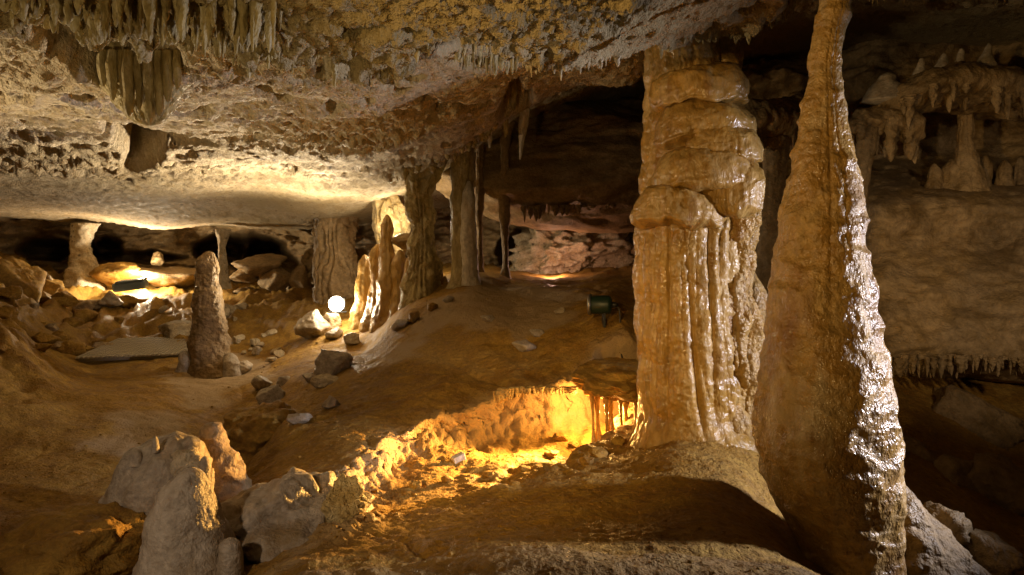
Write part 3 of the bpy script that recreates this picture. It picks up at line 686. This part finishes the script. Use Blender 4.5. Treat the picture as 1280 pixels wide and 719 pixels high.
def box_mesh(name, sx, sy, sz, mat, loc=(0,0,0), rot=(0,0,0), parent=None, bev=.1):
    """bevelled box"""
    import bmesh
    bm = bmesh.new(); bmesh.ops.create_cube(bm, size=1.0)
    bmesh.ops.scale(bm, vec=(sx, sy, sz), verts=bm.verts)
    bmesh.ops.bevel(bm, geom=list(bm.edges), offset=min(sx, sy, sz) * bev, segments=2, affect='EDGES', profile=.5)
    me = bpy.data.meshes.new(name); bm.to_mesh(me); bm.free(); me.materials.append(mat)
    o = bpy.data.objects.new(name, me); sc.collection.objects.link(o)
    o.location = loc; o.rotation_euler = rot
    if parent: o.parent = parent
    return o
def cyl_mesh(name, prof, mat, loc=(0,0,0), rot=(0,0,0), parent=None, n=28):
    """lathe of (r, z) profile"""
    prof = np.array(prof, float); th = np.linspace(0, 2*np.pi, n, endpoint=False)
    V = np.stack([prof[:, 0:1] * np.cos(th), prof[:, 0:1] * np.sin(th), np.repeat(prof[:, 1:2], n, 1)], -1)
    o = mesh_grid(name, V, False, True, mat, parent)
    o.location = loc; o.rotation_euler = rot
    return o
p = on_ground(573, 580)
o = box_mesh('pale_block', .085, .05, .06, M['white'], (p[0], p[1] + .03, p[2] + .025), (.1, -.35, .5)); tag(o, 'small whitish block lying on the floor of the glowing hollow', 'block')

# ------------------------------------------------------------------ stalactites
def drip_mesh(seed, mat, blunt=.25, nth=16, nt=26):
    rs = np.random.RandomState(seed)
    t = np.linspace(0, 1, nt)
    r = (1 - t) ** (.55 if blunt > .3 else .8) * (1 - blunt * .3) + blunt * np.sqrt(np.maximum(0, 1 - t ** 6)) * .6
    r[-1] = 0
    th = np.linspace(0, 2*np.pi, nth, endpoint=False)
    T, TH = np.meshgrid(t, th, indexing='ij')
    q = np.stack([np.cos(TH), np.sin(TH), T * 3 + seed], -1)
    R = r[:, None] * (1 + .45 * gnoise(q * 1.6) + .30 * gnoise(q * 3.6)) * (1 + .22 * (flute(TH, q, 5, seed)))
    wob = .25 * np.stack([gnoise(np.stack([t * 2, t * 0 + seed, t * 0 + k], -1)) for k in (0, 5)], -1)
    V = np.stack([R * np.cos(TH) + wob[:, None, 0] * T, R * np.sin(TH) + wob[:, None, 1] * T, -T], -1)
    o = mesh_grid('stalactite_shape', V, False, True, M[mat]); me = o.data; bpy.data.objects.remove(o); return me
DRIP = {mt: [drip_mesh(200 + k * 3, mt, b) for k, b in enumerate((.1, .2, .45, .6, .3, .7))] for mt in ('olive', 'ceil', 'wall', 'flow', 'white', 'crys')}
TINY = []
def drip(px, tip_y, d, hw, mat, label, group, root=None, maxlen=.6, name='stalactite', show=11, stuff=False):
    tip = P(px, tip_y, d)
    top = (surf('c', tip[0], tip[1]) if root is None else root) + .05
    if root is None and tip[2] > top - .05 - rpx(show, d): tip[2] = top - .05 - rpx(show * rnd.uniform(.6, 1.3), d)
    ln = min(max(top - tip[2], .05), maxlen)
    if stuff:
        r = rpx(hw, d); TINY.append((rnd.choice(DRIP[mat]), mat, (tip[0], tip[1], tip[2] + ln), (r, r, ln))); return
    o = bpy.data.objects.new(name, rnd.choice(DRIP[mat])); sc.collection.objects.link(o)
    r = rpx(hw, d)
    o.location = (tip[0], tip[1], tip[2] + ln); o.scale = (r, r * rnd.uniform(.8, 1.2), ln); o.rotation_euler = (0, 0, rnd.uniform(0, 6.28))
    return tag(o, label, 'stalactite', group)
def fringe(pts, n, hw, jit, mat, label, group, dj=.12, **kw):
    """n stalactites along a run of (bearing, tip height angle, distance)"""
    pts = np.array(pts, float)
    for k in range(n):
        px = pts[0, 0] + (pts[-1, 0] - pts[0, 0]) * (k + rnd.random()) / n
        ty = np.interp(px, pts[:, 0], pts[:, 1]); d = np.interp(px, pts[:, 0], pts[:, 2])
        drip(px, ty - jit * rnd.random() ** 1.5, d - dj * rnd.random(), hw * rnd.uniform(.4, 1.45), mat, label, group, **kw)
fringe([(-15,22,2.72),(25,28,2.75),(60,42,2.8),(120,60,2.8),(160,55,2.8),(195,62,2.8),(220,55,2.8)], 80, 7.5, 42, 'olive', 'yellowish stalactite of the dense fringe at the top left corner', 'dense fringe at the top left', .4)
fringe([(215,58,2.82),(260,76,2.85),(320,72,2.88),(352,62,2.9)], 60, 5.5, 44, 'olive', 'long thin yellowish stalactite of the curtain left of the top centre', 'long thin fringe near the top', .4)
fringe([(355,52,2.95),(420,58,3.2),(470,66,3.3),(510,58,3.2),(545,40,3.05),(590,18,2.98),(615,22,3.05)], 46, 3.4, 18, 'olive', 'short tooth like stalactite on the ceiling edge at the top centre', 'short teeth at the top centre', .25)
fringe([(610,26,3.05),(650,44,3.3),(690,58,3.55),(730,56,3.75),(790,48,4.2),(812,46,4.3)], 36, 3.2, 16, 'ceil', 'short pale tooth on the ceiling edge left of the tiered column', 'short teeth beside the tiered column', .2)
fringe([(565,84,4.0),(600,96,4.3),(650,98,4.6)], 20, 4, 18, 'olive', 'small yellow stalactite on the ceiling lump behind the top centre edge', 'teeth on the yellow ceiling lump', .3)
fringe([(800,60,4.35),(850,72,4.4),(890,60,4.4)], 14, 6, 30, 'olive', 'yellow stalactite joined to the crown of the tiered column', 'stalactites round the column crown', .3)
fringe([(925,30,4.4),(950,42,4.4),(990,28,4.3)], 16, 4.5, 24, 'olive', 'small stalactite between the tiered column and the cone column neck', 'stalactites between the two columns', .3)
fringe([(1062,6,3.3),(1110,12,3.3)], 7, 6, 10, 'olive', 'stalactite tip at the top edge right of the cone column', 'tips at the top edge', .2)
fringe([(485,225,8.0),(530,205,7.7),(600,170,7.3),(645,140,7.0)], 22, 5, 22, 'olive', 'olive stalactite along the ceiling rim above the thick column', 'rim stalactites above the thick column', .3)
single('stub_stalactite', [(911,-10,22),(911,20,17),(910,60,16),(909,88,17),(908,100,13),(907,106,3)], 4.55, 'flow', 'blunt hanging stalactite beside the crown of the tiered column', 'stalactite', 60, 110, fl(9, .01, 3), seed=70)
r = empty('hanging_clump', P(176, 60, 3.9)); tag(r, 'dark olive clump of fused stalactites hanging from the pitted ceiling', 'stalactite cluster')
place(tube('body', column_path([(172,48,50),(174,66,53),(175,88,53),(178,110,49),(182,128,42),(185,140,34),(186,148,24),(186,153,5)], 3.9), 170, 130, M['olive'], fl(23, .07, 8, 1.2, 1.4), seed=71, squash=.6, rough=2.0, zn=.03), r)
for px, y1, w in ((128,108,6),(140,126,7),(152,122,5),(160,146,8),(173,138,5),(198,146,6),(209,128,7),(221,112,6),(186,156,7)):
    place(tube('drip', column_path([(px, 62, w * .8), (px, 85, w), (px + 1, (85 + y1) / 2, w * .8), (px + 1, y1 - 5, w * .5), (px + 1, y1, 1)], 3.68), 26, 60, M['olive'], fl(5, .006, px), seed=px, rough=.6), r)
single('white_drapery', [(655,110,8),(656,135,6),(654,160,5),(652,180,3),(650,200,1)], 7.4, 'white', 'white dripping curtain hanging where the ceiling meets the dark gap', 'stalactite', 40, 90, fl(6, .015, 3), seed=72)
for px, y0, y1, w, mt, t in ((612,130,185,4.5,'white','pale drip left of the white dripping curtain'),(632,120,172,5,'olive','olive drip close beside the white dripping curtain'),(598,150,178,4,'white','short pale drip above the white streaked column'),
                         (600,150,350,8,'wall','pinkish hanging pillar just behind the white streaked column'),(632,150,356,9,'wall','brown thin pillar at the left end of the pink lit hollow')):
    single('drip_pillar' if y1 > 300 else 'pale_drip', [(px, y0, w * 1.5), (px, y0 + 15, w), (px - 1, (y0 + y1) / 2, w * .85), (px, y1 - 8, w * (.9 if y1 > 300 else .5)), (px, y1, w * (1.2 if y1 > 300 else .2))], 7.5 if y1 < 300 else 9.2, mt, t, 'stalactite' if y1 < 300 else 'column', 36, 80, fl(6, .012, px), seed=px)

# niche stalagmites beside the fluted column
for px, y0, y1, w, d, t in ((456,318,385,12,9.4,'blunt orange stalagmite right of the broad folded column'),(474,304,385,14,9.2,'orange brown stalagmite below the glowing niche'),(484,268,372,11,9.0,'slim pointed stalagmite in front of the glowing niche'),
                            (500,312,385,12,8.9,'stalagmite below the dark rock tray in the niche'),(513,318,388,11,8.7,'narrow stalagmite against the thick column'),(548,330,380,10,8.6,'small stalagmite between the thick and the white column'),(556,345,372,8,8.5,'tiny stalagmite at the white column foot')):
    single('niche_stalagmite', [(px, y0, 1.5), (px, y0 + 6, w * .45), (px - 1, y0 + (y1 - y0) * .4, w * .75), (px, y0 + (y1 - y0) * .75, w), (px, y1 + 6, w * 1.4), (px, y1 + 45, w * 2)], d, 'flow', t, 'stalagmite', 50, 90, fl(8, .02, px), seed=px)
rock('rock_tray', 501, 306, 34, 18, 'wall', 'dark rock tray beside the glowing niche', 'rock', d=8.9)
rock('lit_rock', 488, 300, 40, 80, 'ceil', 'bright lit rock face inside the niche behind the pointed stalagmite', 'rock', d=10.1, me=SMOOTH[2])

# dark overhang and pink-lit face in the middle distance
o = bpy.data.objects.new('rock_overhang', rock_mesh('rock_overhang', 77, 'wall', 180, 110, 5, .07, .02)); sc.collection.objects.link(o)
c = P(735, 205, 10.2); o.location = c; o.scale = (rpx(190, 10.2), 1.6, rpx(86, 10.2)); tag(o, 'dark smooth rock overhang above the pink lit hollow', 'rock')
fringe([(650,282,9.3),(720,268,9.1),(790,258,9.1)], 26, 3.5, 10, 'wall', 'small dark stalactite along the lower rim of the rock overhang', 'fringe of the dark overhang', .1, root=P(720,262,9.2)[2], maxlen=.2, stuff=True)
o = bpy.data.objects.new('pink_rock_face', rock_mesh('pink_rock_face', 81, 'ceil', 150, 90, 9, .3)); sc.collection.objects.link(o)
c = P(708, 318, 11.1); o.location = c; o.scale = (rpx(75, 11.1), .8, rpx(48, 11.1)); tag(o, 'rough pink lit rock face in the hollow under the dark overhang', 'rock')

# ------------------------------------------------------------------ right-hand shelves
def shelf(name, rows_xy, d, th, label, drips, mat='wall'):
    """a flowstone shelf: rounded slab along a run of (bearing, height angle of its top) with dripstone curtains below"""
    pts = np.array(rows_xy, float); n = 150
    px = np.linspace(pts[0, 0], pts[-1, 0], n); ty = np.interp(px, pts[:, 0], pts[:, 1])
    a = np.linspace(0, 2*np.pi, 60, endpoint=False)
    c = np.stack([P(px[i], ty[i] + th / 2, d) for i in range(n)])
    end = np.sqrt(np.clip(1 - np.abs(np.linspace(-1, 1, n)) ** 8, 0, 1))
    V = c[:, None] + np.stack([np.zeros((n, 60)), (.55 * np.cos(a))[None] * end[:, None] + .25, rpx(th / 2, d) * (np.sin(a))[None] * end[:, None]], -1)
    nr = normals(V, False, True)
    V = V - nr * (.06 * fbm(V, 2.5, 3, .5, d) + .02 * fbm(V, 11, 3, .55, 2))[..., None] * 1.0
    root = empty(name, c[n // 2]); tag(root, label, 'flowstone shelf')
    place(mesh_grid('slab', V, False, True, M[mat]), root)
    for k in range(drips):
        x = rnd.uniform(pts[0, 0] + 4, pts[-1, 0] - 4); y = np.interp(x, pts[:, 0], pts[:, 1]) + th * .55
        w = rnd.uniform(3.5, 7); L_ = rnd.uniform(14, 44)
        me = rnd.choice(DRIP[mat if mat in DRIP else 'wall']); q = bpy.data.objects.new('drapery', me); sc.collection.objects.link(q)
        pp = P(x, y - 4, d - .2 + rnd.uniform(-.1, .35)); q.location = pp; q.scale = (rpx(w, d), rpx(w, d), rpx(L_, d)); hang(q, root)
        q.location = pp
    return root
shelf('flowstone_shelf', [(1120,104),(1160,82),(1200,76),(1250,80),(1310,98)], 6.7, 52, 'brown flowstone shelf with dangling curtains high on the right wall', 34)
shelf('flowstone_shelf', [(1040,146),(1070,130),(1110,134),(1150,144)], 6.9, 48, 'fringed flowstone shelf just right of the cone column', 22)
shelf('flowstone_shelf', [(905,135),(950,122),(1000,118),(1030,128)], 7.0, 60, 'dim flowstone bulge seen between the tiered column and the cone column', 20)
for px, y0, w in ((1150,72,5),(1178,66,7),(1200,60,5),(1234,54,6),(1108,90,14)):
    single('shelf_stub', [(px + 2, y0, 1.5), (px + 2, y0 + 4, w * .6), (px, y0 + 12, w * .9), (px - 1, y0 + 22, w * 1.5), (px, y0 + 40, w * 2.4)], 6.95, 'grey', 'small knob standing on the high brown flowstone shelf', 'stalagmite', 24, 30, group='knobs on the high shelf', seed=px)
single('shelf_column', [(1212,92,24),(1209,120,13),(1207,150,9),(1207,180,10),(1208,205,15),(1208,235,24),(1208,290,34)], 7.1, 'wall', 'slim column joining the high brown shelf to the slope beneath', 'column', 60, 110, fl(9, .03, 2), seed=80)
single('hanging_pillar', [(1082,160,16),(1080,190,11),(1078,225,9),(1076,258,7)], 6.75, 'wall', 'tapering brown pillar hanging under the shelf beside the cone column', 'stalactite', 40, 80, fl(7, .02, 2), seed=81)
single('hanging_pillar', [(968,170,20),(968,210,14),(966,250,13),(964,300,18),(964,410,24)], 7.0, 'wall', 'dim brown pillar in the gap between the two big columns', 'column', 40, 80, fl(7, .02, 2), seed=82)
for px, y0, w, t in ((1168,204,11,'pointed stalagmite on the slope under the high shelf, leftmost of its row'),(1190,199,16,'broad stalagmite touching the slim shelf column'),(1232,194,8,'small stub right of the slim shelf column'),(1256,200,9,'rounded stub near the right edge under the high shelf'),(1276,196,9,'stub at the right edge under the high shelf'),(1140,244,8,'low stub on the slope under the shelf fringe')):
    single('slope_stalagmite', [(px, y0, 1.5), (px, y0 + 5, w * .5), (px, y0 + 22, w * .85), (px, y0 + 45, w * 1.3), (px, y0 + 75, w * 1.8), (px, y0 + 120, w * 2.2)], 7.15, 'wall', t, 'stalagmite', 40, 60, fl(7, .015, px), seed=px)
fringe([(1110,472,5.9),(1200,474,5.8),(1285,470,5.6)], 34, 4.5, 12, 'wall', 'short dark stalactite under the long ledge at the right wall', 'fringe under the right ledge', .15, root=P(1200,450,5.8)[2], maxlen=.16, stuff=True)

# curtain of little columns at the glowing hollow
o = bpy.data.objects.new('overhanging_rock', SMOOTH[1]); sc.collection.objects.link(o); o.location = P(776, 474, 5.5); o.scale = (rpx(56, 5.5), .60, .13); tag(o, 'brown rock lip roofing the right end of the glowing hollow', 'rock')
for k, (px, w, dd) in enumerate(((742,2.2,.0),(748,3.6,.06),(759,2.6,-.02),(764,4.6,.05),(777,3.0,.0),(783,5.0,.08),(797,4.2,.02))):
    b = 552 - (px - 741) * .3
    single('curtain_pillar', [(px - 3, 482, w * 2.2), (px - 2, 496, w * 1.4), (px - 1, 512, w * .8), (px, b - 10, w * .9), (px + 1, b + 8, w * 1.8)], 5.12 + dd, 'flow', 'thin backlit pillar of the curtain in the glowing hollow', 'column', 24, 60, fl(5, .006, px), group='pillars of the hollow curtain', seed=px, rough=1.6)
fringe([(615,506,5.36),(660,494,5.4),(720,494,5.42)], 34, 3.2, 4, 'crys', 'tiny crystal tooth hanging from the far lip of the glowing hollow', 'crystal teeth of the hollow', .06, root=.63, maxlen=.09, stuff=True)

# ------------------------------------------------------------------ man-made things
M['black'] = plain_mat('black_metal', (.02, .02, .02), .45, .3)
M['green'] = plain_mat('green_enamel', (.010, .026, .015), .45, wear=.6)
M['steel'] = plain_mat('dull_steel', (.35, .35, .34), .4, .9)
M['blue'] = plain_mat('blue_grey_plastic', (.13, .17, .19), .5)
M['bulb'] = plain_mat('lamp_glass', (.9, .9, .85), .3, emit=(1.0, .86, .62), strength=60)
M['slat'] = plain_mat('weathered_slat', (.33, .27, .18), .7, wear=.4)
M['cable'] = plain_mat('cable_rubber', (.05, .04, .03), .5)
# shining floodlight
c = P(420, 380, 9.45); r = empty('floodlight', c); tag(r, 'shining floodlight on the rocks, its glass blown out white', 'floodlight')
box_mesh('housing', .20, .10, .16, M['black'], (0, .09, 0), (.15, 0, .2), r)
o = cyl_mesh('lamp_glass', [(0, 0.0), (.06, .005), (.095, .03), (.10, .05), (.08, .06), (0, .06)], M['bulb'], (0, .03, 0), (math.radians(90), 0, .2), r)
o.visible_shadow = True
box_mesh('bracket', .24, .02, .02, M['black'], (0, .10, -.11), (0, 0, .2), r)
box_mesh('stand', .03, .03, .18, M['black'], (0, .11, -.20), (0, 0, 0), r)
# green spotlight with its cable
c = P(752, 381, 6.1); r = empty('green_spotlight', c); tag(r, 'small green cylindrical spotlight with a dangling cable beside the tiered column', 'spotlight')
cyl_mesh('can', [(0, -.10), (.072, -.10), (.078, -.09), (.078, .06), (.072, .075), (.05, .085), (0, .09)], M['green'], rot=(0, math.radians(90), -.25), parent=r)
cyl_mesh('rim', [(.070, -.112), (.086, -.112), (.088, -.085), (.079, -.085)], M['steel'], rot=(0, math.radians(90), -.25), parent=r)
cyl_mesh('gland', [(0, .08), (.028, .08), (.024, .12), (.010, .14), (0, .14)], M['black'], rot=(0, math.radians(90), -.25), parent=r)
box_mesh('bracket', .02, .12, .16, M['black'], (0.02, .02, -.11), parent=r)
cp = [(.12, 0, 0), (.15, -.02, -.04), (.15, -.05, -.16), (.13, -.16, -.34), (.14, -.3, -.46)]
t_ = np.linspace(0, 1, 50); q = np.array(cp); s_ = np.linspace(0, 1, len(q))
pc = np.stack([np.interp(t_, s_, q[:, k]) for k in range(3)], -1); pc = np.apply_along_axis(lambda v: np.convolve(np.pad(v, 3, 'edge'), np.ones(7) / 7, 'valid'), 0, pc)
a = np.linspace(0, 2*np.pi, 8, endpoint=False)
V = pc[:, None] + .007 * np.stack([np.cos(a), np.sin(a), 0 * a], -1)[None]
mesh_grid('cable', V, False, True, M['cable'], r)
# blue-grey lamp box
c = on_ground(163, 372); c = P(163, 357, min(c[1] + .15, 12.1)); r = empty('lamp_box', c); tag(r, 'blue grey lamp box on the brown boulder with light spilling from behind it', 'lamp box')
box_mesh('housing', .52, .26, .15, M['blue'], (0, 0, 0), (.1, -.12, .15), r, bev=.3)
box_mesh('lid', .44, .28, .03, M['blue'], (.02, .0, .085), (.1, -.12, .15), r, bev=.3)
# ribbed walkway
A = on_ground(94, 453); B = on_ground(245, 447); Dd = on_ground(148, 429)
A = A + [0, 0, .04]; B = B + [0, 0, .04]; Dd = Dd + [0, 0, .05]
E = Dd - A; U = B - A
r = empty('walkway', A); tag(r, 'flat ribbed walkway of narrow slats leading behind the tall blunt stalagmite', 'walkway')
ns = 26; slat_me = None
for k in range(ns):
    u0 = (k + .04) / ns; u1 = (k + .66) / ns
    a0 = U * u0; a1 = U * u1; top = np.array([0, 0, .02])
    V = np.array([a0, a1, a1 + E, a0 + E, a0 + top, a1 + top, a1 + E + top, a0 + E + top])
    q = np.array([[3,2,1,0],[4,5,6,7],[0,1,5,4],[1,2,6,5],[2,3,7,6],[3,0,4,7]])
    mesh_raw('slat', V, q, M['slat'], r, smooth=False)
for f in (.06, .5, .94):
    a0 = E * f; w = E * .03; dn = np.array([0, 0, -.05])
    V = np.array([a0, U + a0, U + a0 + w, a0 + w]); V = np.vstack([V + dn, V - [0, 0, .002]])
    mesh_raw('joist', V, np.array([[3,2,1,0],[4,5,6,7],[0,1,5,4],[1,2,6,5],[2,3,7,6],[3,0,4,7]]), M['slat'], r, smooth=False)

# the tiniest drips, too many and too small to count, as one mass
mats = sorted({t[1] for t in TINY}); VV, QQ, MI, off = [], [], [], 0
for me, mt, loc, scl in TINY:
    n = len(me.vertices); v = np.empty(n * 3, np.float32); me.vertices.foreach_get('co', v); v = v.reshape(-1, 3) * scl + loc
    q = np.empty(len(me.polygons) * 4, np.int32); me.loops.foreach_get('vertex_index', q)
    VV.append(v); QQ.append(q.reshape(-1, 4) + off); MI += [mats.index(mt)] * len(me.polygons); off += n
o = mesh_raw('tiny_dripstone', np.vstack(VV), np.vstack(QQ), M[mats[0]])
for mt in mats[1:]: o.data.materials.append(M[mt])
o.data.polygons.foreach_set('material_index', np.array(MI[:len(o.data.polygons)], np.int32))
tag(o, 'tiny dripstone teeth fringing the far lip, the overhang, the right ledge and the hollow', 'dripstone', kind='stuff')

# grit and pebbles on the floor
rs = np.random.RandomState(3); base = []
for k in range(6):
    th = np.linspace(0, 2*np.pi, 6, endpoint=False); rr = rs.uniform(.6, 1.1, (3, 6)); zz = np.array([-.35, .1, .45])
    v = [[rr[i, j] * np.cos(th[j]) * (1, .95, .55)[i], rr[i, j] * np.sin(th[j]) * (1, .95, .55)[i], zz[i]] for i in range(3) for j in range(6)] + [[0, 0, .6]]
    q = [[i * 6 + j, i * 6 + (j + 1) % 6, (i + 1) * 6 + (j + 1) % 6] for i in range(2) for j in range(6)] + [[i * 6 + j, (i + 1) * 6 + (j + 1) % 6, (i + 1) * 6 + j] for i in range(2) for j in range(6)] + [[12 + j, 12 + (j + 1) % 6, 18] for j in range(6)]
    base.append((np.array(v), np.array(q)))
VV, QQ, off = [], [], 0
for k in range(5200):
    d = 2.3 * math.exp(rs.uniform(0, 1.65)); u = rs.uniform(-.8, .8); x, y = u * d, d
    q0 = np.array([[x * .8, y * .8, 1.0]]); dens = float(gnoise(q0)[0])
    if dens < rs.uniform(-.35, .5): continue
    v, q = base[rs.randint(6)]; sz = .004 + .014 * rs.random() ** 4
    a = rs.uniform(0, 6.28); c_, s_ = math.cos(a), math.sin(a)
    R_ = np.array([[c_, -s_, 0], [s_, c_, 0], [0, 0, 1]])
    VV.append(v @ R_.T * sz * np.array([1, 1, .8]) + [x, y, surf('g', x, y) + .001]); QQ.append(q + off); off += len(v)
o = mesh_raw('gravel', np.vstack(VV), np.vstack(QQ), M['mud'], smooth=False)
tag(o, 'fine ochre grit and pebbles scattered over the cave floor', 'gravel', kind='stuff')

ORD = ['leftmost', 'second from the left', 'third from the left', 'fourth from the left', 'fifth from the left', 'sixth from the left', 'seventh from the left', 'eighth from the left', 'ninth from the left', 'tenth from the left']
by = {}
for o in sc.objects:
    if o.parent is None and o.get('group'): by.setdefault(o['label'], []).append(o)
bpy.context.view_layer.update()
def bearing(o):
    if o.type == 'MESH' and abs(o.location.x) + abs(o.location.y) < 1e-6:
        v = o.data.vertices[len(o.data.vertices) // 2].co; return v.x / max(v.y, .1)
    return o.location.x / max(o.location.y, .1)
for lab, obs in by.items():
    if 1 < len(obs) <= 10:
        for k, o in enumerate(sorted(obs, key=bearing)): o['label'] = (lab + ', ' + ORD[k])
